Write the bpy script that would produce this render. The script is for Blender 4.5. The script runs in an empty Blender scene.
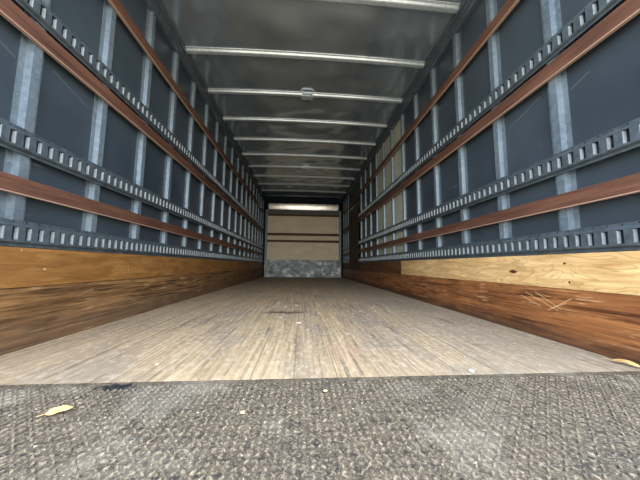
import bpy, bmesh, math, random
from mathutils import Matrix, Vector, noise as mnoise

random.seed(7)
SC = bpy.context.scene
COL = SC.collection

# ------------------------------------------------------------------ camera
F, PITCH, YAW, ROLL, CAM_H = 257.35, 0.0984, 0.0692, 0.0082, 0.3737
cam = bpy.data.cameras.new('camera')
cam.sensor_width = 36.0
cam.lens = F / 640.0 * 36.0
cam.clip_start = 0.02
cam.clip_end = 200
co = bpy.data.objects.new('camera', cam)
COL.objects.link(co)
fwd = Vector((math.sin(YAW) * math.cos(PITCH), math.cos(YAW) * math.cos(PITCH), math.sin(PITCH)))
right0 = Vector((math.cos(YAW), -math.sin(YAW), 0))
up0 = right0.cross(fwd)
right = right0 * math.cos(ROLL) + up0 * math.sin(ROLL)
up = up0 * math.cos(ROLL) - right0 * math.sin(ROLL)
co.matrix_world = Matrix(((right.x, up.x, -fwd.x, 0), (right.y, up.y, -fwd.y, 0),
                          (right.z, up.z, -fwd.z, CAM_H), (0, 0, 0, 1)))
SC.camera = co

# ------------------------------------------------------------------ world: hazy bright day over pale ground
SC.view_settings.view_transform = 'Standard'
SC.view_settings.look = 'None'
SC.view_settings.gamma = 1.0
SC.view_settings.use_curve_mapping = False
SC.view_settings.exposure = 0.93

w = bpy.data.worlds.new('day')
SC.world = w
w.use_nodes = True
wn, wl = w.node_tree.nodes, w.node_tree.links
wn.clear()
tc = wn.new('ShaderNodeTexCoord')
sx = wn.new('ShaderNodeSeparateXYZ')
mr = wn.new('ShaderNodeMapRange')
mr.inputs['From Min'].default_value = -1
mr.inputs['From Max'].default_value = 1
ramp = wn.new('ShaderNodeValToRGB')
cr = ramp.color_ramp
cr.elements[0].position = 0.0
cr.elements[0].color = (0.30, 0.27, 0.22, 1)
cr.elements[1].position = 1.0
cr.elements[1].color = (0.66, 0.82, 1.08, 1)
for p, c in ((0.485, (0.40, 0.36, 0.30, 1)), (0.50, (0.82, 0.76, 0.68, 1)), (0.57, (0.80, 0.79, 0.76, 1)), (0.68, (0.70, 0.78, 0.90, 1))):
    e = cr.elements.new(p)
    e.color = c
bgn = wn.new('ShaderNodeBackground')
bgn.inputs['Strength'].default_value = 5.0
wo = wn.new('ShaderNodeOutputWorld')
wl.new(tc.outputs['Generated'], sx.inputs[0])
wl.new(sx.outputs['Z'], mr.inputs['Value'])
wl.new(mr.outputs[0], ramp.inputs[0])
wl.new(ramp.outputs[0], bgn.inputs['Color'])
wl.new(bgn.outputs[0], wo.inputs[0])

# low sun outside, behind the camera to the left

# light portal in the open rear doorway
Y_OPEN = 0.76
pl = bpy.data.lights.new('doorway_portal', 'AREA')
pl.shape = 'RECTANGLE'
pl.size = 2.5
pl.size_y = 2.5
pl.cycles.is_portal = True
po = bpy.data.objects.new('doorway_portal', pl)
COL.objects.link(po)
po.location = (0.04, Y_OPEN - 0.16, 1.27)
po.rotation_euler = (math.radians(90), 0, 0)    # light -Z turned to +Y, into the box

# ------------------------------------------------------------------ measurements
XL, XR = -1.25, 1.33          # outer skins
YB = 8.14                     # front bulkhead face
SLOTP = 0.0532
POST0, POSTP = 1.18, 0.4045

# ------------------------------------------------------------------ material helpers
class NT:
    def __init__(self, name):
        self.m = bpy.data.materials.new(name)
        self.m.use_nodes = True
        self.n, self.l = self.m.node_tree.nodes, self.m.node_tree.links
        self.b = self.n['Principled BSDF']
        self._p = None
        self._tc = None

    def pos(self):
        if not self._p:
            g = self.n.new('ShaderNodeNewGeometry')
            self._p = g.outputs['Position']
        return self._p

    def obj(self):
        if not self._tc:
            t = self.n.new('ShaderNodeTexCoord')
            self._tc = t.outputs['Object']
        return self._tc

    def scale(self, v, s, off=(0, 0, 0)):
        m = self.n.new('ShaderNodeMapping')
        m.inputs['Scale'].default_value = s
        m.inputs['Location'].default_value = off
        self.l.new(v, m.inputs['Vector'])
        return m.outputs[0]

    def noise(self, v, scale=1.0, detail=4, rough=0.55, dist=0.0):
        t = self.n.new('ShaderNodeTexNoise')
        t.inputs['Scale'].default_value = scale
        t.inputs['Detail'].default_value = detail
        t.inputs['Roughness'].default_value = rough
        t.inputs['Distortion'].default_value = dist
        self.l.new(v, t.inputs['Vector'])
        return t.outputs['Fac']

    def math(self, op, a, b=None, c=None, clamp=False):
        m = self.n.new('ShaderNodeMath')
        m.operation = op
        m.use_clamp = clamp
        for i, v in enumerate((a, b, c)):
            if v is None:
                continue
            if isinstance(v, (int, float)):
                m.inputs[i].default_value = v
            else:
                self.l.new(v, m.inputs[i])
        return m.outputs[0]

    def step(self, v, lo, hi):
        m = self.n.new('ShaderNodeMapRange')
        m.interpolation_type = 'SMOOTHSTEP'
        m.inputs['From Min'].default_value = lo
        m.inputs['From Max'].default_value = hi
        self.l.new(v, m.inputs['Value'])
        return m.outputs[0]

    def mix(self, fac, a, b, mode='MIX'):
        m = self.n.new('ShaderNodeMix')
        m.data_type = 'RGBA'
        m.blend_type = mode
        if isinstance(fac, (int, float)):
            m.inputs[0].default_value = fac
        else:
            self.l.new(fac, m.inputs[0])
        for i, v in ((6, a), (7, b)):
            if isinstance(v, tuple):
                m.inputs[i].default_value = (*v, 1) if len(v) == 3 else v
            else:
                self.l.new(v, m.inputs[i])
        return m.outputs[2]

    def ramp(self, v, stops):
        r = self.n.new('ShaderNodeValToRGB')
        e = r.color_ramp.elements
        e[0].position, e[0].color = stops[0][0], (*stops[0][1], 1)
        e[1].position, e[1].color = stops[-1][0], (*stops[-1][1], 1)
        for p, c in stops[1:-1]:
            k = e.new(p)
            k.color = (*c, 1)
        self.l.new(v, r.inputs[0])
        return r.outputs[0]

    def sep(self, v):
        s = self.n.new('ShaderNodeSeparateXYZ')
        self.l.new(v, s.inputs[0])
        return s.outputs

    def segment(self, u, v, p, q, r):
        """1 inside a scratch of half width r between p and q (in the u,v plane)"""
        (x0, y0), (x1, y1) = p, q
        dx, dy = x1 - x0, y1 - y0
        L = math.hypot(dx, dy)
        dx, dy = dx / L, dy / L
        a = self.math('SUBTRACT', u, x0)
        b = self.math('SUBTRACT', v, y0)
        al = self.math('ADD', self.math('MULTIPLY', a, dx), self.math('MULTIPLY', b, dy))
        pe = self.math('ABSOLUTE', self.math('SUBTRACT', self.math('MULTIPLY', b, dx), self.math('MULTIPLY', a, dy)))
        i1 = self.math('GREATER_THAN', al, 0.0)
        i2 = self.math('LESS_THAN', al, L)
        i3 = self.step(pe, r * 1.3, r * 0.5)
        return self.math('MULTIPLY', self.math('MULTIPLY', i1, i2), i3)

    def blob(self, vec, c, rad, amp=0.5, nscale=30):
        """ragged spot around point c with radii rad (x,y,z)"""
        m = self.scale(vec, tuple(1.0 / r for r in rad), tuple(-ci / r for ci, r in zip(c, rad)))
        ln = self.n.new('ShaderNodeVectorMath')
        ln.operation = 'LENGTH'
        self.l.new(m, ln.inputs[0])
        n = self.noise(vec, nscale, 4, 0.6)
        d = self.math('ADD', ln.outputs['Value'], self.math('MULTIPLY', self.math('SUBTRACT', n, 0.5), amp * 4))
        return self.step(d, 1.1, 0.7)

    def done(self, col=None, rough=0.6, metal=0.0, bump=None, bstr=0.3, bdist=0.002, spec=None):
        if col is not None:
            if isinstance(col, tuple):
                self.b.inputs['Base Color'].default_value = (*col, 1)
            else:
                self.l.new(col, self.b.inputs['Base Color'])
        for nm, v in (('Roughness', rough), ('Metallic', metal)):
            if isinstance(v, (int, float)):
                self.b.inputs[nm].default_value = v
            else:
                self.l.new(v, self.b.inputs[nm])
        if spec is not None:
            self.b.inputs['Specular IOR Level'].default_value = spec
        if bump is not None:
            bp = self.n.new('ShaderNodeBump')
            bp.inputs['Strength'].default_value = bstr
            bp.inputs['Distance'].default_value = bdist
            self.l.new(bump, bp.inputs['Height'])
            self.l.new(bp.outputs[0], self.b.inputs['Normal'])
        return self.m


def s2l(r, g, b):
    f = lambda c: (c / 255 / 12.92) if c / 255 <= 0.04045 else ((c / 255 + 0.055) / 1.055) ** 2.4
    return (f(r), f(g), f(b))


def mat_skin():
    t = NT('dark_wall_skin')
    p = t.pos()
    n1 = t.noise(p, 1.6, 4)
    base = t.ramp(n1, [(0.3, (0.022, 0.032, 0.042)), (0.7, (0.038, 0.053, 0.068))])
    st = t.noise(t.scale(p, (1, 1.6, 45)), 1.0, 3, 0.6)
    sm = t.math('MULTIPLY', t.step(st, 0.66, 0.74), t.step(t.noise(p, 3.0, 2), 0.5, 0.62))
    sm = t.math('MULTIPLY', sm, 0.5)
    base = t.mix(sm, base, (0.30, 0.34, 0.38))
    sp = t.math('MULTIPLY', t.step(t.noise(t.scale(p, (1, 1.0, 1.4)), 9.0, 5, 0.7), 0.68, 0.74), 0.35)
    base = t.mix(sp, base, (0.22, 0.25, 0.27))
    sc = t.sep(p)
    for (a, b) in (((1.22, 1.50), (1.52, 1.40)), ((1.03, 1.29), (1.12, 1.26)), ((1.28, 1.33), (1.50, 1.27))):
        s = t.math('MULTIPLY', t.segment(sc[1], sc[2], a, b, 0.0025), 0.14)
        base = t.mix(s, base, (0.35, 0.4, 0.45))
    return t.done(base, t.math('ADD', 0.30, t.math('MULTIPLY', n1, 0.2)), 0.0, t.noise(p, 5, 2), 0.25, 0.01)


def mat_galv(name, lo, hi, rough=0.45, metal=0.75, k=38.0):
    t = NT(name)
    p = t.pos()
    n = t.noise(p, k, 5, 0.65)
    n2 = t.noise(p, 4.0, 3)
    c = t.ramp(t.math('ADD', t.math('MULTIPLY', n, 0.6), t.math('MULTIPLY', n2, 0.4)), [(0.35, lo), (0.65, hi)])
    return t.done(c, rough, metal, n, 0.15, 0.001)


def mat_track():
    t = NT('grey_track_paint')
    p = t.pos()
    o = t.obj()
    n = t.noise(p, 25, 5, 0.65)
    c = t.ramp(n, [(0.35, (0.058, 0.078, 0.093)), (0.7, (0.112, 0.142, 0.163))])
    ed = t.step(t.noise(t.scale(p, (1, 1, 3)), 40, 4, 0.7), 0.62, 0.72)
    c = t.mix(t.math('MULTIPLY', ed, 0.25), c, (0.30, 0.33, 0.35))
    # screw holes along the upper lip
    s = t.sep(o)
    fy = t.math('SUBTRACT', t.math('FRACT', t.math('DIVIDE', s[1], SLOTP)), 0.5)
    dy = t.math('MULTIPLY', fy, SLOTP)
    dz = t.math('SUBTRACT', s[2], 0.1065)
    d = t.math('SQRT', t.math('ADD', t.math('MULTIPLY', dy, dy), t.math('MULTIPLY', dz, dz)))
    c = t.mix(t.step(d, 0.0038, 0.0028), c, (0.012, 0.013, 0.015))
    return t.done(c, 0.42, 0.45, n, 0.1, 0.001)


def wood(name, dark, light, edge=None, grain=(3, 1.2, 40), rough=0.6, scuff=0.0, scuffc=(0.6, 0.5, 0.38), lines=(), knots=0, spots=(), foot_tone=None, dist=0.8):
    t = NT(name)
    p = t.pos()
    g = t.noise(t.scale(p, grain), 1.0, 6, 0.62, dist)
    c = t.ramp(g, [(0.3, dark), (0.68, light)])
    big = t.noise(t.scale(p, (1, 1.0, 3)), 2.2, 3)
    c = t.mix(t.math('MULTIPLY', t.step(big, 0.42, 0.66), 0.45), c, dark)
    if knots:
        cath = t.noise(t.scale(p, (1, 2.2, 7)), 1.6, 2, 0.5, 0.6)
        rings = t.math('ABSOLUTE', t.math('SUBTRACT', t.math('FRACT', t.math('MULTIPLY', cath, 13.0)), 0.5))
        c = t.mix(t.math('MULTIPLY', t.step(rings, 0.16, 0.02), 0.30 * knots), c, tuple(0.55 * (a + b) for a, b in zip(dark, (0.12, 0.06, 0.02))))
        kn = t.step(t.noise(t.scale(p, (1, 5, 9)), 2.3, 2), 0.74, 0.79)
        c = t.mix(kn, c, (0.10, 0.05, 0.02))
    if scuff:
        s1 = t.noise(t.scale(p, (3, 6, 110)), 1.0, 4, 0.65, 0.4)
        s2 = t.noise(t.scale(p, (2, 7, 9)), 1.0, 3, 0.6)
        m = t.math('MULTIPLY', t.step(s1, 0.56, 0.66), t.step(s2, 0.40, 0.60))
        c = t.mix(t.math('MULTIPLY', m, scuff), c, scuffc)
        fl = t.step(t.noise(t.scale(p, (1, 1, 1.6)), 60, 3, 0.7), 0.72, 0.76)
        c = t.mix(t.math('MULTIPLY', fl, 0.7 * scuff), c, scuffc)
        d1 = t.step(t.noise(t.scale(p, (2, 2.5, 55), (3, 7, 1)), 1.0, 4, 0.6), 0.53, 0.62)
        c = t.mix(t.math('MULTIPLY', d1, 0.65), c, tuple(0.25 * a for a in dark))
    if foot_tone:  # second tone, darker towards the bottom of the board
        z = t.sep(p)[2]
        zz = t.math('ADD', z, t.math('MULTIPLY', t.math('SUBTRACT', t.noise(t.scale(p, (1, 3, 8)), 2, 4), 0.5), 0.16))
        c = t.mix(t.math('MULTIPLY', t.step(zz, foot_tone[0], 0.0), foot_tone[1]), c, foot_tone[2])
    if lines:
        s = t.sep(p)
        for (a, b, r) in lines:
            c = t.mix(t.math('MULTIPLY', t.segment(s[1], s[2], a, b, r), 0.5), c, scuffc)
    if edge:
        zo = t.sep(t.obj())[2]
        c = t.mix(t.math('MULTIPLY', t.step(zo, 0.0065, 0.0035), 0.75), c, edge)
    for (cc, rad, colr) in spots:
        c = t.mix(t.blob(p, cc, rad), c, colr)
    return t.done(c, rough, 0.0, g, 0.25, 0.002, spec=0.15)


def mat_floor():
    t = NT('worn_floor_planks')
    p = t.pos()
    s = t.sep(p)
    u = t.math('DIVIDE', t.math('ADD', s[0], 0.02), 0.145)
    idx = t.math('FLOOR', u)
    fr = t.math('FRACT', u)
    wn_ = t.n.new('ShaderNodeTexWhiteNoise')
    wn_.noise_dimensions = '1D'
    t.l.new(idx, wn_.inputs['W'])
    per = wn_.outputs['Value']
    cv = t.n.new('ShaderNodeCombineXYZ')
    t.l.new(t.math('MULTIPLY', s[0], 60), cv.inputs[0])
    t.l.new(t.math('ADD', t.math('MULTIPLY', s[1], 1.6), t.math('MULTIPLY', per, 30)), cv.inputs[1])
    g = t.noise(cv.outputs[0], 1.0, 6, 0.65, 0.3)
    c = t.ramp(g, [(0.25, (0.155, 0.100, 0.056)), (0.55, (0.365, 0.260, 0.148)), (0.78, (0.51, 0.375, 0.225))])
    c = t.mix(t.math('MULTIPLY', per, 0.30), c, (0.20, 0.155, 0.125))
    dirt = t.step(t.noise(t.scale(p, (1.6, 0.9, 1)), 2.0, 6, 0.65), 0.46, 0.64)
    c = t.mix(t.math('MULTIPLY', dirt, 0.65), c, (0.20, 0.160, 0.12))
    grey = t.step(t.math('ADD', s[0], t.math('MULTIPLY', t.noise(p, 1.5, 3), 0.5)), 0.5, 1.2)
    c = t.mix(t.math('MULTIPLY', grey, 0.45), c, (0.25, 0.215, 0.165))
    sc1 = t.noise(t.scale(p, (34, 2.2, 1)), 1.0, 4, 0.6, 0.5)
    sc2 = t.noise(t.scale(p, (3, 3, 1)), 1.0, 3, 0.6)
    m = t.math('MULTIPLY', t.step(sc1, 0.62, 0.70), t.step(sc2, 0.48, 0.62))
    c = t.mix(t.math('MULTIPLY', m, 0.55), c, (0.66, 0.62, 0.55))
    sc3 = t.noise(t.scale(p, (40, 1.5, 1), (5, 9, 0)), 1.0, 4, 0.6, 0.3)
    c = t.mix(t.math('MULTIPLY', t.step(sc3, 0.58, 0.68), 0.7), c, (0.09, 0.07, 0.055))
    fn = t.noise(t.scale(p, (1, 0.45, 1)), 48, 5, 0.7)
    c = t.mix(t.math('MULTIPLY', t.step(fn, 0.50, 0.66), 0.30), c, (0.60, 0.50, 0.37))
    c = t.mix(t.math('MULTIPLY', t.step(fn, 0.46, 0.32), 0.40), c, (0.13, 0.095, 0.065))
    # pale scuffed chips mid floor
    ch = t.math('MULTIPLY', t.step(t.noise(t.scale(p, (1, 0.8, 1)), 16, 3, 0.6), 0.63, 0.68),
                t.blob(p, (0.25, 2.35, 0), (0.75, 0.45, 1), 0.3, 3))
    c = t.mix(t.math('MULTIPLY', ch, 0.8), c, (0.72, 0.70, 0.66))
    fl = t.step(t.noise(t.scale(p, (1, 0.5, 1)), 55, 2, 0.6), 0.73, 0.76)
    c = t.mix(t.math('MULTIPLY', fl, 0.6), c, (0.75, 0.70, 0.60))
    # reddish stain and worn blotch
    c = t.mix(t.math('MULTIPLY', t.blob(p, (-0.13, 2.10, 0), (0.16, 0.05, 1), 0.5, 12), 0.75), c, (0.07, 0.035, 0.02))
    c = t.mix(t.math('MULTIPLY', t.blob(p, (0.20, 1.18, 0), (0.10, 0.12, 1), 0.5, 9), 0.35), c, (0.34, 0.20, 0.14))
    # grooves between planks and one cross joint
    d = t.math('ABSOLUTE', t.math('SUBTRACT', fr, 0.5))
    gr = t.step(d, 0.480, 0.496)
    grn = t.math('MULTIPLY', gr, t.step(t.noise(t.scale(p, (3, 1.2, 1)), 1.0, 3), 0.36, 0.55))
    c = t.mix(t.math('MULTIPLY', grn, 0.5), c, (0.04, 0.032, 0.026))
    jt = t.math('ABSOLUTE', t.math('SUBTRACT', s[1], t.math('ADD', 1.22, t.math('MULTIPLY', per, 0.01))))
    j2 = t.math('MULTIPLY', t.step(jt, 0.004, 0.001), t.math('GREATER_THAN', s[0], 0.35))
    c = t.mix(t.math('MULTIPLY', j2, 0.5), c, (0.07, 0.06, 0.05))
    h = t.math('SUBTRACT', g, t.math('MULTIPLY', gr, 1.5))
    return t.done(c, t.math('ADD', 0.5, t.math('MULTIPLY', g, 0.25)), 0.0, h, 0.35, 0.003, spec=0.12)


def mat_tread():
    t = NT('worn_steel_tread')
    p = t.pos()
    n = t.noise(p, 30, 5, 0.7)
    z = t.sep(p)[2]
    top = t.step(z, 0.0005, 0.0035)
    base = t.ramp(n, [(0.3, (0.026, 0.019, 0.012)), (0.7, (0.120, 0.090, 0.057))])
    c = t.mix(t.math('MULTIPLY', top, 0.6), base, (0.26, 0.205, 0.14))
    big = t.step(t.noise(p, 3.2, 5, 0.65), 0.48, 0.62)
    c = t.mix(t.math('MULTIPLY', big, 0.3), c, (0.030, 0.028, 0.026))
    # dirt caught in the hollows between four lugs
    s = t.sep(p)
    P2 = 0.036
    fx = t.math('SUBTRACT', t.math('FRACT', t.math('DIVIDE', t.math('SUBTRACT', s[0], XL + 0.035 + 0.009), P2)), 0.5)
    fy = t.math('SUBTRACT', t.math('FRACT', t.math('DIVIDE', t.math('SUBTRACT', s[1], 0.015 + 0.009), P2)), 0.5)
    fr = t.math('MULTIPLY', t.math('SQRT', t.math('ADD', t.math('MULTIPLY', fx, fx), t.math('MULTIPLY', fy, fy))), P2)
    pit = t.math('MULTIPLY', t.step(fr, 0.0075, 0.0035), t.step(t.noise(p, 5.0, 3, 0.6), 0.38, 0.58))
    c = t.mix(t.math('MULTIPLY', pit, 0.9), c, (0.012, 0.011, 0.010))
    fsp = t.noise(p, 160, 3, 0.7)
    c = t.mix(t.math('MULTIPLY', t.step(fsp, 0.52, 0.64), 0.45), c, (0.37, 0.29, 0.19))
    c = t.mix(t.math('MULTIPLY', t.step(fsp, 0.46, 0.36), 0.55), c, (0.018, 0.015, 0.012))
    lt = t.step(t.noise(t.scale(p, (1, 1, 1), (4, 4, 0)), 4.0, 5, 0.65), 0.50, 0.66)
    c = t.mix(t.math('MULTIPLY', lt, 0.16), c, (0.42, 0.36, 0.27))
    sp = t.step(t.noise(p, 75, 2, 0.6), 0.70, 0.75)
    c = t.mix(t.math('MULTIPLY', sp, 0.7), c, (0.62, 0.55, 0.42))
    c = t.mix(t.blob(p, (-0.56, 0.865, 0), (0.055, 0.022, 1), 0.5, 40), c, (0.008, 0.008, 0.009))
    return t.done(c, 0.75, 0.05, n, 0.4, 0.002, spec=0.3)


def mat_ceiling():
    t = NT('roof_sheet_metal')
    p = t.pos()
    n = t.noise(p, 2.0, 4, 0.6)
    c = t.ramp(n, [(0.35, (0.36, 0.44, 0.50)), (0.65, (0.52, 0.60, 0.67))])
    return t.done(c, t.math('ADD', 0.12, t.math('MULTIPLY', n, 0.12)), 0.75)


def mat_kick():
    t = NT('scuffed_kick_plate')
    p = t.pos()
    n = t.noise(t.scale(p, (1, 1, 1.3)), 4.0, 9, 0.78)
    c = t.ramp(n, [(0.38, (0.045, 0.055, 0.06)), (0.53, (0.17, 0.19, 0.19)), (0.66, (0.62, 0.62, 0.58))])
    return t.done(c, 0.5, 0.5, n, 0.3, 0.004)


M = {}
M['skin'] = mat_skin()
M['post'] = mat_galv('galvanised_post', (0.085, 0.115, 0.140), (0.165, 0.212, 0.250), 0.45, 0.3)
M['bow'] = mat_galv('galvanised_bow', (0.40, 0.46, 0.49), (0.62, 0.69, 0.73), 0.33, 0.45)
M['tab'] = mat_galv('bent_tab_zinc', (0.16, 0.185, 0.195), (0.27, 0.295, 0.305), 0.5, 0.2)
M['rail'] = mat_galv('dull_top_rail', (0.075, 0.095, 0.115), (0.14, 0.17, 0.20), 0.4, 0.4)
M['dark'] = mat_galv('dark_metal_recess_shade', (0.006, 0.010, 0.017), (0.012, 0.017, 0.027), 0.6, 0.0)  # near black: shade of the recess at the header put into the colour
M['track'] = mat_track()
M['dark'].node_tree.nodes['Principled BSDF'].inputs['Specular IOR Level'].default_value = 0.1
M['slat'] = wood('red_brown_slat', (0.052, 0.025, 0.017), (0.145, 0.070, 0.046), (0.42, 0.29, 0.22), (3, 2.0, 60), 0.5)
M['slat_front'] = wood('brown_bulkhead_slat', (0.05, 0.022, 0.012), (0.12, 0.055, 0.03), None, (2, 1, 60), 0.5)
M['ply_l'] = wood('orange_plywood', (0.13, 0.055, 0.015), (0.29, 0.145, 0.045), None, (3, 4, 32), 0.55, knots=0.8,
                  spots=(((-1.21, 1.31, 0.345), (1, 0.006, 0.004), (0.55, 0.40, 0.2)), ((-1.21, 1.9, 0.33), (1, 0.006, 0.004), (0.55, 0.4, 0.2)),
                         ((-1.21, 1.20, 0.43), (1, 0.003, 0.003), (0.6, 0.45, 0.25))))
M['ply_r'] = wood('pale_plywood', (0.36, 0.21, 0.080), (0.70, 0.49, 0.235), None, (3, 3, 26), 0.5, knots=1.6,
                  spots=(((1.29, 1.50, 0.346), (1, 0.030, 0.010), (0.06, 0.022, 0.012)), ((1.29, 1.185, 0.393), (1, 0.007, 0.006), (0.05, 0.03, 0.02)),
                         ((1.29, 1.17, 0.302), (1, 0.006, 0.006), (0.05, 0.03, 0.02)), ((1.29, 3.26, 0.37), (1, 0.02, 0.05), (0.35, 0.17, 0.07))))
M['ply_d'] = wood('dark_plywood', (0.055, 0.022, 0.010), (0.15, 0.065, 0.028), None, (3, 2, 20), 0.55, scuff=0.25, scuffc=(0.35, 0.2, 0.1))
M['low_l'] = wood('scuffed_dark_board', (0.045, 0.022, 0.009), (0.27, 0.145, 0.058), None, (3, 2.2, 60), 0.6, scuff=0.55, scuffc=(0.52, 0.36, 0.20),
                  foot_tone=(0.20, 0.6, (0.10, 0.065, 0.042)))
M['low_r'] = wood('scuffed_red_board', (0.085, 0.030, 0.012), (0.33, 0.135, 0.048), None, (3, 2.0, 48), 0.5, scuff=0.45, scuffc=(0.62, 0.42, 0.22),
                  foot_tone=(0.11, 0.8, (0.045, 0.026, 0.018)),
                  lines=(((1.42, 0.232), (1.235, 0.156), 0.0022), ((1.36, 0.240), (1.22, 0.166), 0.0022), ((1.165, 0.225), (1.29, 0.150), 0.0022),
                         ((1.19, 0.200), (1.27, 0.165), 0.0018), ((1.45, 0.21), (1.33, 0.165), 0.0018)))
M['sheet'] = wood('brown_sheet', (0.022, 0.012, 0.007), (0.055, 0.033, 0.02), None, (3, 2, 6), 0.6)
M['beige'] = wood('beige_bulkhead_board', (0.60, 0.52, 0.37), (0.72, 0.64, 0.47), None, (2, 1, 5), 0.6)
M['olive'] = wood('olive_panel', (0.31, 0.33, 0.27), (0.42, 0.43, 0.35), None, (2, 4, 1.5), 0.6)
M['floor'] = mat_floor()
M['tread'] = mat_tread()
M['ceil'] = mat_ceiling()
M['kick'] = mat_kick()
M['grey'] = mat_galv('grey_board_strip', (0.07, 0.07, 0.068), (0.13, 0.125, 0.12), 0.6, 0.1)
M['bright'] = mat_galv('bright_radius_sheet', (0.42, 0.41, 0.38), (0.64, 0.62, 0.58), 0.22, 0.9, 6)
t = NT('dry_leaf_tan'); p_ = t.obj()
M['leaf'] = t.done(t.ramp(t.noise(p_, 60, 4), [(0.3, (0.34, 0.19, 0.06)), (0.7, (0.66, 0.42, 0.17))]), 0.6)
t = NT('yellow_chip'); p_ = t.obj()
M['chip'] = t.done(t.ramp(t.noise(p_, 90, 3), [(0.3, (0.45, 0.30, 0.10)), (0.7, (0.80, 0.62, 0.30))]), 0.6)
t = NT('pale_pebble'); p_ = t.obj()
M['pebble'] = t.done(t.ramp(t.noise(p_, 90, 3), [(0.3, (0.50, 0.45, 0.36)), (0.7, (0.80, 0.76, 0.68))]), 0.7)

# ------------------------------------------------------------------ mesh helpers
class MB:
    def __init__(self):
        self.v, self.f = [], []

    def quad(self, a, b, c, d):
        n = len(self.v)
        self.v += [a, b, c, d]
        self.f.append((n, n + 1, n + 2, n + 3))

    def box(self, x0, x1, y0, y1, z0, z1):
        n = len(self.v)
        self.v += [(x, y, z) for x in (x0, x1) for y in (y0, y1) for z in (z0, z1)]
        for f in ((0, 1, 3, 2), (4, 6, 7, 5), (0, 4, 5, 1), (2, 3, 7, 6), (0, 2, 6, 4), (1, 5, 7, 3)):
            self.f.append(tuple(n + i for i in f))

    def extrude(self, prof, axis, a, b, place):
        """closed profile (list of 2D) swept between a and b; place(u,v,t)->xyz"""
        n = len(self.v)
        k = len(prof)
        for t_ in (a, b):
            self.v += [place(u, v, t_) for u, v in prof]
        for i in range(k):
            j = (i + 1) % k
            self.f.append((n + i, n + j, n + k + j, n + k + i))
        self.f.append(tuple(n + i for i in range(k))[::-1])
        self.f.append(tuple(n + k + i for i in range(k)))

    def build(self, name, mat, parent=None, origin=(0, 0, 0), smooth=False, bevel=0, merge=True, matrix=None):
        me = bpy.data.meshes.new(name)
        o = Vector(origin)
        me.from_pydata([tuple(Vector(v) - o) for v in self.v], [], self.f)
        bm = bmesh.new()
        bm.from_mesh(me)
        if merge:
            bmesh.ops.remove_doubles(bm, verts=bm.verts, dist=1e-5)
            bmesh.ops.recalc_face_normals(bm, faces=bm.faces)
        bm.to_mesh(me)
        bm.free()
        me.materials.append(mat)
        if smooth:
            for p in me.polygons:
                p.use_smooth = True
        ob = bpy.data.objects.new(name, me)
        ob.location = o
        COL.objects.link(ob)
        if parent:
            ob.parent = parent
            ob.location = o - parent.location
        if bevel:
            bv = ob.modifiers.new('bevel', 'BEVEL')
            bv.width = bevel
            bv.segments = 2
            bv.limit_method = 'ANGLE'
        return ob


def tag(o, label=None, cat=None, group=None, kind=None):
    if label: o['label'] = label
    if cat: o['category'] = cat
    if group: o['group'] = group
    if kind: o['kind'] = kind
    return o


def empty(name, loc):
    o = bpy.data.objects.new(name, None)
    o.location = loc
    o.empty_display_size = 0.1
    COL.objects.link(o)
    return o


def D(side, d):
    return XL + d if side == 'left' else XR - d


# ------------------------------------------------------------------ structure
for side, x0, x1 in (('left', XL - 0.03, XL), ('right', XR, XR + 0.03)):
    b = MB(); b.box(x0, x1, Y_OPEN, 8.30, -0.06, 2.62)
    tag(b.build('wall_' + side, M['skin']), kind='structure')
b = MB(); b.box(XL, XR, 8.27, 8.30, -0.06, 2.62)
tag(b.build('wall_front', M['dark']), kind='structure')
b = MB(); b.box(XL, XR, 0.90, 8.27, -0.05, 0.0)
tag(b.build('floor', M['floor']), kind='structure')

# roof sheet: cambered, drawn tight over the bows and rippled between them
BOW0, BOWP = 0.655, 0.6115
def roof_z(x, y):
    u = (x - 0.04) / 1.29
    z = 2.531 + 0.022 * (1 - u * u)
    edge = max(0.0, 1 - abs(u) ** 6)
    s = math.sin(math.pi * (((y - BOW0) / BOWP) % 1.0))
    z += edge * s * min(2.6, 0.8 + 0.24 * y) * (0.016 * mnoise.noise(Vector((x * 1.3, y * 1.7, 3.1))) + 0.008 * mnoise.noise(Vector((x * 3.5, y * 4.5, 9.7))))
    return z
NX, NY = 64, 300
bm_ = MB()
for j in range(NY + 1):
    y = Y_OPEN + (8.27 - Y_OPEN) * j / NY
    for i in range(NX + 1):
        x = XL + (XR - XL) * i / NX
        bm_.v.append((x, y, roof_z(x, y)))
for j in range(NY):
    for i in range(NX):
        a = j * (NX + 1) + i
        bm_.f.append((a, a + NX + 1, a + NX + 2, a + 1))
ro = bm_.build('ceiling', M['ceil'], smooth=True, merge=False)
so = ro.modifiers.new('thickness', 'SOLIDIFY'); so.thickness = 0.02; so.offset = -1
tag(ro, kind='structure')

# rear door frame around the open end
b = MB()
for x0, x1 in ((XL - 0.03, XL + 0.02), (XR - 0.02, XR + 0.03)):
    b.box(x0, x1, Y_OPEN - 0.10, Y_OPEN, -0.06, 2.70)
b.box(XL + 0.02, XR - 0.02, Y_OPEN - 0.10, Y_OPEN, 2.50, 2.70)
tag(b.build('trim_1', M['post']), kind='structure')

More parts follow.
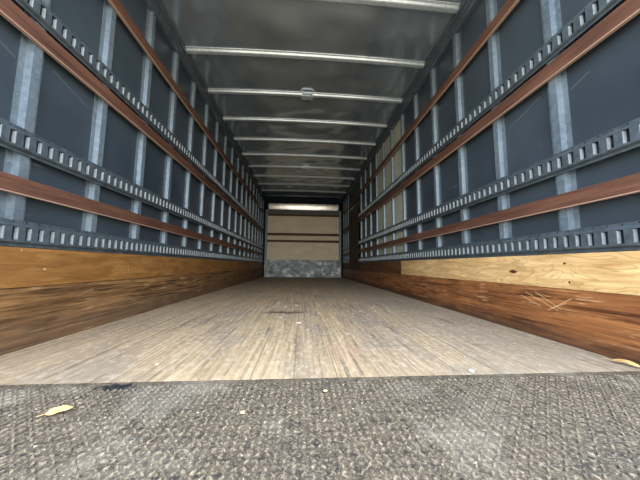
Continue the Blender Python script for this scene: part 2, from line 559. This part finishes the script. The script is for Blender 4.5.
# ------------------------------------------------------------------ tread plate at the rear sill
b = MB()
b.box(XL + 0.0, XR - 0.0, Y_OPEN, 0.90, -0.05, -0.001)
b.box(XL - 0.03, XR + 0.03, 0.0, Y_OPEN - 0.10, -0.05, -0.001)
b.box(XL + 0.02, XR - 0.02, Y_OPEN - 0.10, Y_OPEN, -0.05, -0.001)
lug = []
P = 0.0180
ny = int(0.88 / P)
nx = int(2.50 / P)
for j in range(ny):
    for i in range(nx):
        cx = XL + 0.035 + i * P
        cy = 0.015 + j * P
        if cy > 0.888: continue
        a = math.radians((45 if (i + j) % 2 else -45) + random.uniform(-9, 9))
        wear = random.choice((0.35, 0.7, 1.0, 1.0))
        ca, sa = math.cos(a), math.sin(a)
        L, W, H = 0.0086, 0.0036, 0.0026 * wear
        n = len(b.v)
        for (u, v_, z) in ((-L, 0, -0.001), (-L * 0.5, -W, -0.001), (L * 0.5, -W, -0.001), (L, 0, -0.001), (L * 0.5, W, -0.001), (-L * 0.5, W, -0.001),
                           (-L * 0.62, 0, H), (-L * 0.35, -W * 0.45, H), (L * 0.35, -W * 0.45, H), (L * 0.62, 0, H), (L * 0.35, W * 0.45, H), (-L * 0.35, W * 0.45, H)):
            b.v.append((cx + u * ca - v_ * sa, cy + u * sa + v_ * ca, z))
        for k in range(6):
            b.f.append((n + k, n + (k + 1) % 6, n + 6 + (k + 1) % 6, n + 6 + k))
        b.f.append(tuple(n + 6 + k for k in range(6)))
pt = b.build('tread_plate', M['tread'], merge=False)
tag(pt, 'worn grey steel tread plate across the floor at the open rear edge', 'floor plate')

# ------------------------------------------------------------------ plywood kick boards
def board(name, side, y0, y1, z0, z1, d0, d1, m, label, cat, group=None, bevel=0.002):
    b = MB()
    xa, xb = sorted((D(side, d0), D(side, d1)))
    b.box(xa, xb, y0, y1, z0, z1)
    o = b.build(name, m, origin=((xa + xb) / 2, (y0 + y1) / 2, z0), bevel=bevel)
    return tag(o, label, cat, group)

board('lower_board', 'left', Y_OPEN, 8.10, 0.0, 0.266, 0.001, 0.041, M['low_l'],
      'dark scuffed brown board along the foot of the left wall', 'wall board')
board('lower_board', 'right', Y_OPEN, 8.10, 0.0, 0.266, 0.001, 0.041, M['low_r'],
      'reddish brown scratched board along the foot of the right wall', 'wall board')
board('plywood_board', 'left', Y_OPEN, 8.10, 0.268, 0.440, 0.001, 0.039, M['ply_l'],
      'orange brown plywood strip on the left wall under the lowest slotted track', 'wall board')
board('plywood_board', 'right', Y_OPEN, 3.29, 0.268, 0.440, 0.001, 0.040, M['ply_r'],
      'pale yellow plywood strip with a dark knot on the right wall near the opening', 'wall board')
board('plywood_board', 'right', 3.292, 8.10, 0.268, 0.440, 0.001, 0.036, M['ply_d'],
      'dark brown plywood strip on the right wall beyond the pale plywood', 'wall board')

# ------------------------------------------------------------------ wall posts (hat section)
def post_mesh():
    b = MB()
    wf, ww, st, th = 0.050, 0.026, 0.007, 0.003
    prof = [(-wf, 0.001), (-wf, 0.004), (-ww, 0.004), (-ww + st, 0.029), (ww - st, 0.029), (ww, 0.004), (wf, 0.004), (wf, 0.001)]
    b.extrude(prof, 'z', 0.0, 2.395 - 0.441, lambda u, v, t: (v, u, t))
    # rivet heads up both flanges
    for s in (-1, 1):
        for k in range(13):
            z = 0.06 + k * 0.15
            yy = s * 0.038
            n = len(b.v)
            for r, dx in ((0.005, 0.004), (0.0025, 0.0065)):
                for q in range(6):
                    a = q * math.pi / 3
                    b.v.append((dx, yy + r * math.cos(a), z + r * math.sin(a)))
            for q in range(6):
                b.f.append((n + q, n + (q + 1) % 6, n + 6 + (q + 1) % 6, n + 6 + q))
            b.f.append(tuple(n + 6 + q for q in range(6)))
    return b.build('wall_post', M['post'])
pm = post_mesh()
first = True
NPOST = 17
for side in ('left', 'right'):
    for k in range(-1, NPOST + 1):
        y = POST0 + POSTP * k
        if y > 8.08: continue
        if side == 'right' and 5.85 < y < 6.85:
            continue                      # wholly behind the brown sheet
        o = pm if first else pm.copy()
        if not first: COL.objects.link(o)
        first = False
        o.location = (D(side, 0.0), y, 0.441)
        if side == 'right':
            o.rotation_euler = (0, 0, math.pi)
        tag(o, 'grey galvanised hat-section post of the row up the %s wall' % side, 'wall post', 'galvanised posts of the %s wall' % side)

# ------------------------------------------------------------------ slotted tracks
def track(side, z0, label):
    b = MB()
    X = lambda d: D(side, d)
    y0, y1 = Y_OPEN, 8.06
    n = int((y1 - y0) / SLOTP)
    y1 = y0 + n * SLOTP
    HT = 0.113
    dl, dlf, df = 0.0295, 0.034, 0.047
    def strip(za, da, zb, db):
        b.quad((X(da), y0, z0 + za), (X(da), y1, z0 + za), (X(db), y1, z0 + zb), (X(db), y0, z0 + zb))
    strip(0, dl, 0, dlf + 0.004); strip(0, dlf + 0.004, 0.006, dlf + 0.004); strip(0.006, dlf + 0.004, 0.008, dlf)
    strip(0.008, dlf, 0.012, dlf); strip(0.012, dlf, 0.020, df)
    strip(0.020, df, 0.028, df)
    strip(0.084, df, 0.090, df); strip(0.090, df, 0.098, dlf); strip(0.098, dlf, HT, dlf); strip(HT, dlf, HT, dl)
    strip(0, dl, HT, dl)
    a0, a1 = 0.30, 0.76       # slot span inside a cell
    for k in range(n):
        ya = y0 + k * SLOTP
        s0, s1 = ya + a0 * SLOTP, ya + a1 * SLOTP
        yb = ya + SLOTP
        zb_, zt = z0 + 0.028, z0 + 0.084
        b.quad((X(df), ya, zb_), (X(df), s0, zb_), (X(df), s0, zt), (X(df), ya, zt))
        b.quad((X(df), s1, zb_), (X(df), yb, zb_), (X(df), yb, zt), (X(df), s1, zt))
        di = 0.032
        b.quad((X(df), s0, zb_), (X(di), s0, zb_), (X(di), s0, zt), (X(df), s0, zt))
        e = s1 - 0.005
        b.quad((X(df), s1, zb_), (X(di), e, zb_), (X(di), e, zt), (X(df), s1, zt))
        b.quad((X(df), s0, zb_), (X(df), s1, zb_), (X(di), e, zb_), (X(di), s0, zb_))
        b.quad((X(df), s0, zt), (X(df), s1, zt), (X(di), e, zt), (X(di), s0, zt))
    root = empty('slotted_track', (D(side, 0.03), y0, z0))
    tag(root, label, 'cargo track')
    b.build('channel', M['track'], root, origin=(D(side, 0.03), y0, z0), merge=False)
    tb = MB()                                   # bright bent tabs at the far side of each slot, dark back
    for k in range(n):
        ya = y0 + k * SLOTP
        s1 = ya + a1 * SLOTP
        tb.extrude([(0.0465, s1 - 0.0010), (0.0465, s1 - 0.0020), (0.0350, s1 - 0.0058), (0.0350, s1 - 0.0048)], 'z', z0 + 0.030, z0 + 0.082,
                   lambda u, v, t: (X(u), v, t))
    o = tb.build('bent_tabs', M['tab'], root, origin=(D(side, 0.03), y0, z0), merge=False)
    o['kind'] = 'stuff'
    o['label'] = 'bright bent metal tabs inside the slots'
    bb = MB()
    xa, xb = sorted((X(0.0305), X(0.0318)))
    bb.box(xa, xb, y0, y1, z0 + 0.026, z0 + 0.086)
    bb.build('backing', M['dark'], root, origin=(D(side, 0.03), y0, z0))
    return root

for side in ('left', 'right'):
    track(side, 0.4425, 'lowest grey slotted cargo track on the %s wall, just above the plywood' % side)
    track(side, 0.842, 'middle grey slotted cargo track on the %s wall, between two wooden slats' % side)
    track(side, 1.468, 'highest grey slotted cargo track on the %s wall' % side)
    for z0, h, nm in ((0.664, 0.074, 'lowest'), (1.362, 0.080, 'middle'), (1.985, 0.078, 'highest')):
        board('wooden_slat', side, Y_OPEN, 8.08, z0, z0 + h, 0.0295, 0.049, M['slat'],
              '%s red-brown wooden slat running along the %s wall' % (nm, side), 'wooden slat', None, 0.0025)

# ------------------------------------------------------------------ top rails
for side in ('left', 'right'):
    b = MB()
    prof = [(0.0, 2.400), (0.034, 2.400), (0.034, 2.412), (0.028, 2.416), (0.028, 2.442), (0.046, 2.446), (0.046, 2.456), (0.036, 2.460),
            (0.036, 2.488), (0.060, 2.492), (0.060, 2.504), (0.0, 2.504)]
    b.extrude(prof, 'y', Y_OPEN, 8.10, lambda u, v, t: (D(side, u), t, v))
    tag(b.build('top_rail', M['rail'], origin=(D(side, 0.0), Y_OPEN, 2.40)),
        'dark ribbed metal rail along the top of the %s wall under the roof' % side, 'top rail')

# ------------------------------------------------------------------ roof bows
def bow_mesh():
    b = MB()
    n = 24
    prof = [(-0.030, 0.028), (-0.030, 0.024), (-0.017, 0.024), (-0.011, 0.0), (0.011, 0.0), (0.017, 0.024), (0.030, 0.024), (0.030, 0.028)]
    prof = [(-0.046, 0.026), (-0.044, 0.022), (-0.030, 0.018), (-0.022, 0.003), (-0.014, 0.0), (0.014, 0.0), (0.022, 0.003), (0.030, 0.018), (0.044, 0.022), (0.046, 0.026)]
    k = len(prof)
    for i in range(n + 1):
        x = -1.23 + 2.46 * i / n
        z = 0.022 * (1 - (x / 1.29) ** 2)
        for u, v in prof:
            b.v.append((x, u, v + z))
    for i in range(n):
        for q in range(k):
            r = (q + 1) % k
            b.f.append((i * k + q, i * k + r, (i + 1) * k + r, (i + 1) * k + q))
    b.f.append(tuple(range(k)))
    b.f.append(tuple(n * k + q for q in range(k)))
    return b.build('bow_tube', M['bow'])
def bracket_mb():
    b = MB()
    z = 0.022
    # saddle plate hugging the tube from below, with four bolted ears
    b.extrude([(-0.085, 0.004), (-0.070, -0.012), (0.070, -0.012), (0.085, 0.004), (0.085, 0.010), (-0.085, 0.010)], 'y', -0.036, 0.036, lambda u, v, t: (u, t, v + z - 0.008))
    for s in (-1, 1):
        b.box(-0.060, 0.060, min(s * 0.036, s * 0.068), max(s * 0.036, s * 0.068), z - 0.010, z - 0.004)
        b.box(-0.060, 0.060, min(s * 0.060, s * 0.068), max(s * 0.060, s * 0.068), z - 0.010, z + 0.014)
        for e in (-1, 1):
            n = len(b.v)
            for r, zz in ((0.009, z - 0.010), (0.007, z - 0.016)):
                for q in range(6):
                    a = q * math.pi / 3
                    b.v.append((e * 0.042 + r * math.cos(a), s * 0.050 + r * math.sin(a), zz))
            for q in range(6):
                b.f.append((n + q, n + (q + 1) % 6, n + 6 + (q + 1) % 6, n + 6 + q))
            b.f.append(tuple(n + 6 + q for q in range(6)))
    return b
tube = bow_mesh()
brk = bracket_mb().build('clamp_bracket', M['bow'])
words = {}
tube_used = brk_used = False
bows = [BOW0 + BOWP * k for k in range(13)]
for k, y in enumerate(bows):
    if y > 7.95: continue
    r = empty('roof_bow', (0.04, y, 2.502))
    o = tube if not tube_used else tube.copy()
    if tube_used: COL.objects.link(o)
    tube_used = True
    o.parent = r
    if k in (4, 8):
        o = brk if not brk_used else brk.copy()
        if brk_used: COL.objects.link(o)
        brk_used = True
        o.parent = r
        tag(r, '%s of the two galvanised roof bows with a clamp bracket' % ('nearer' if k == 4 else 'farther'), 'roof bow')
    elif k < 4:
        tag(r, 'plain galvanised roof bow over the doorway end, nearer than the nearest bracketed bow', 'roof bow', 'plain roof bows nearest the opening')
    elif k < 8:
        tag(r, 'plain galvanised roof bow between the two bows that carry clamp brackets', 'roof bow', 'plain roof bows between the bracketed ones')
    else:
        tag(r, 'plain galvanised roof bow at the far end, beyond the farther bracketed bow', 'roof bow', 'plain roof bows at the far end')

# ------------------------------------------------------------------ front bulkhead
BX0, BX1 = -1.165, 1.240
def slab(name, x0, x1, z0, z1, y0, y1, m, label, cat, group=None, bevel=0.0):
    b = MB(); b.box(x0, x1, y0, y1, z0, z1)
    return tag(b.build(name, m, origin=((x0 + x1) / 2, y0, z0), bevel=bevel), label, cat, group)
slab('bulkhead_board', BX0 + 0.07, BX1 - 0.07, 0.54, 1.975, 8.15, 8.17, M['beige'], 'beige board covering the far front wall above the metal kick plate', 'wall board')
slab('kick_plate', BX0 + 0.0, BX1 - 0.0, 0.0, 0.538, 8.128, 8.135, M['kick'], 'scuffed mottled metal kick plate at the foot of the far front wall', 'kick plate')
slab('grey_strip', BX0 + 0.07, BX1 - 0.07, 1.99, 2.13, 8.14, 8.17, M['grey'], 'grey riveted strip above the beige board on the far front wall', 'wall strip')
for z0, z1, nm in ((1.93, 1.985, 'highest'), (1.305, 1.385, 'middle'), (1.095, 1.165, 'lowest')):
    slab('wooden_slat', BX0 + 0.07, BX1 - 0.07, z0, z1, 8.125, 8.149, M['slat_front'],
         '%s dark brown wooden slat across the beige far front wall' % nm, 'wooden slat')
for s, x0, x1 in (('left', BX0, BX0 + 0.068), ('right', BX1 - 0.068, BX1)):
    b = MB()
    b.extrude([(x0, 8.136), (x1, 8.136), (x1, 8.20), (x0, 8.20)], 'z', 0.54, 2.13, lambda u, v, t: (u, v, t))
    for k in range(14):
        b.box((x0 + x1) / 2 - 0.008, (x0 + x1) / 2 + 0.008, 8.130, 8.136, 0.60 + k * 0.11, 0.616 + k * 0.11)
    tag(b.build('corner_post', M['post'], origin=(x0, 8.136, 0.54)), 'pale riveted corner post at the %s edge of the far front wall' % s, 'corner post')
# curved bright sheet above the strip, leaning its face down towards the doorway
b = MB()
N = 12
pf = []
for i in range(N + 1):
    t_ = i / N
    a = math.radians(2 + 16 * t_)
    pf.append((8.150 - 0.19 * t_ * math.tan(a) * 0.62, 2.14 + 0.19 * t_))
pf += [(8.26, 2.33), (8.26, 2.14)]
b.extrude(pf, 'x', BX0 + 0.07, BX1 - 0.07, lambda u, v, t: (t, u, v))
tag(b.build('curved_sheet', M['bright'], origin=(0, 8.15, 2.14)), 'bright polished metal sheet glinting at the top of the far front wall', 'metal sheet')
slab('header_beam', BX0 - 0.02, BX1 + 0.02, 2.335, 2.535, 8.00, 8.04, M['dark'], 'header beam under the roof, coloured near black for recess shade, above the bright metal sheet', 'header beam')
slab('header_lip', BX0 - 0.02, BX1 + 0.02, 2.53, 2.548, 7.97, 8.0, M['rail'], 'thin grey metal lip along the top of the dark header beam', 'metal lip')
for s, x0 in (('left', BX0 - 0.03), ('right', BX1 - 0.09)):
    b = MB()
    b.box(x0, x0 + 0.12, 8.05, 8.13, 2.15, 2.24)
    b.box(x0 + 0.02, x0 + 0.10, 8.04, 8.05, 2.17, 2.22)
    tag(b.build('corner_bracket', M['dark'], origin=(x0, 8.05, 2.15), bevel=0.004), 'small dark bracket at the %s end of the bright metal sheet' % s, 'bracket')

# ------------------------------------------------------------------ right wall extras
for k, (ya, yb) in enumerate(((POST0 + POSTP * 5, 0), (POST0 + POSTP * 6, 0), (POST0 + POSTP * 7, 0))):
    y0 = ya + 0.051
    y1 = ya + POSTP - 0.051
    b = MB(); b.box(XR - 0.006, XR - 0.001, y0, y1, 0.445, 2.395)
    nm = ('nearest', 'middle', 'farthest')[k]
    tag(b.build('liner_panel', M['olive'], origin=(XR - 0.003, (y0 + y1) / 2, 0.445)),
        '%s of the three pale olive panels between the right wall posts' % nm, 'wall panel')
board('brown_sheet', 'right', 5.78, 6.90, 0.28, 1.83, 0.050, 0.060, M['sheet'],
      'tall dark brown wooden sheet fixed over the far posts of the right wall', 'wall panel')

# ------------------------------------------------------------------ leaves and debris
def leaf(x, y, rz, L, W, curl, label, z=0.006):
    b = MB()
    n, m = 14, 4
    for i in range(n + 1):
        t_ = i / n
        wv = W * math.sin(math.pi * t_ ** 0.8) ** 0.9 * (1 + 0.15 * math.sin(9 * t_))
        for j in range(-m, m + 1):
            s = j / m
            b.v.append(((t_ - 0.5) * L, s * wv, 0.15 * wv * s * s + curl * math.sin(math.pi * t_) + 0.0008 * math.sin(9 * t_ + s * 2)))
    q = 2 * m + 1
    for i in range(n):
        for j in range(2 * m):
            b.f.append((i * q + j, i * q + j + 1, (i + 1) * q + j + 1, (i + 1) * q + j))
    r = empty('dry_leaf', (x, y, z))
    r.rotation_euler = (0.38, 0.0, rz)
    tag(r, label, 'leaf')
    o = b.build('leaf_blade', M['leaf'], r, smooth=True, merge=False)
    o.location = (0, 0, 0)
    so = o.modifiers.new('thickness', 'SOLIDIFY'); so.thickness = 0.0008
    s_ = MB()
    s_.extrude([(0.0008 * math.cos(a), 0.0008 * math.sin(a) + 0.0012) for a in [k * math.pi / 3 for k in range(6)]], 'x', -L * 0.5 - L * 0.3, L * 0.42,
               lambda u, v, t: (t, u, v + curl * max(0, math.sin(math.pi * (t / L + 0.5)))))
    st = s_.build('stem', M['leaf'], r)
    st.location = (0, 0, 0)
    return r
leaf(-0.600, 0.728, 0.70, 0.050, 0.0110, 0.003, 'tan dry leaf lying on the tread plate near its left end')
leaf(1.250, 0.945, -1.30, 0.085, 0.0115, 0.010, 'curled pale dry leaf on the floor beside the red-brown board')

def pebble(name, x, y, r, m, label, cat, z=0.0, sq=0.6, seed=1):
    bm = bmesh.new()
    bmesh.ops.create_icosphere(bm, subdivisions=3, radius=r)
    for v in bm.verts:
        k = 1 + 0.35 * mnoise.noise(v.co / r * 1.3 + Vector((seed, seed * 2, 0)))
        v.co = Vector((v.co.x * k, v.co.y * k * 0.8, v.co.z * k * sq))
    me = bpy.data.meshes.new(name); bm.to_mesh(me); bm.free()
    me.materials.append(m)
    o = bpy.data.objects.new(name, me)
    zmin = min(v.co.z for v in me.vertices)
    o.location = (x, y, z - zmin)
    COL.objects.link(o)
    tag(o, label, cat)
pebble('wood_chip', -0.143, 0.700, 0.0065, M['chip'], 'small yellow chip on the tread plate left of its middle', 'debris', 0.001, 0.4, 3)
pebble('wood_chip', 0.075, 0.800, 0.0060, M['chip'], 'tiny yellow chip on the middle of the tread plate', 'debris', 0.001, 0.5, 5)
pebble('pebble', 0.607, 0.916, 0.0085, M['pebble'], 'pale pebble on the wood just past the tread plate, right side', 'debris', 0.0, 0.6, 7)
pebble('wood_chip', -0.53, 1.035, 0.0075, M['chip'], 'small cream chip on the left part of the wooden floor near the plate', 'debris', 0.0, 0.4, 9)
pebble('pebble', -0.015, 1.72, 0.016, M['pebble'], 'white flake lying on the middle of the wooden floor', 'debris', 0.0, 0.15, 11)
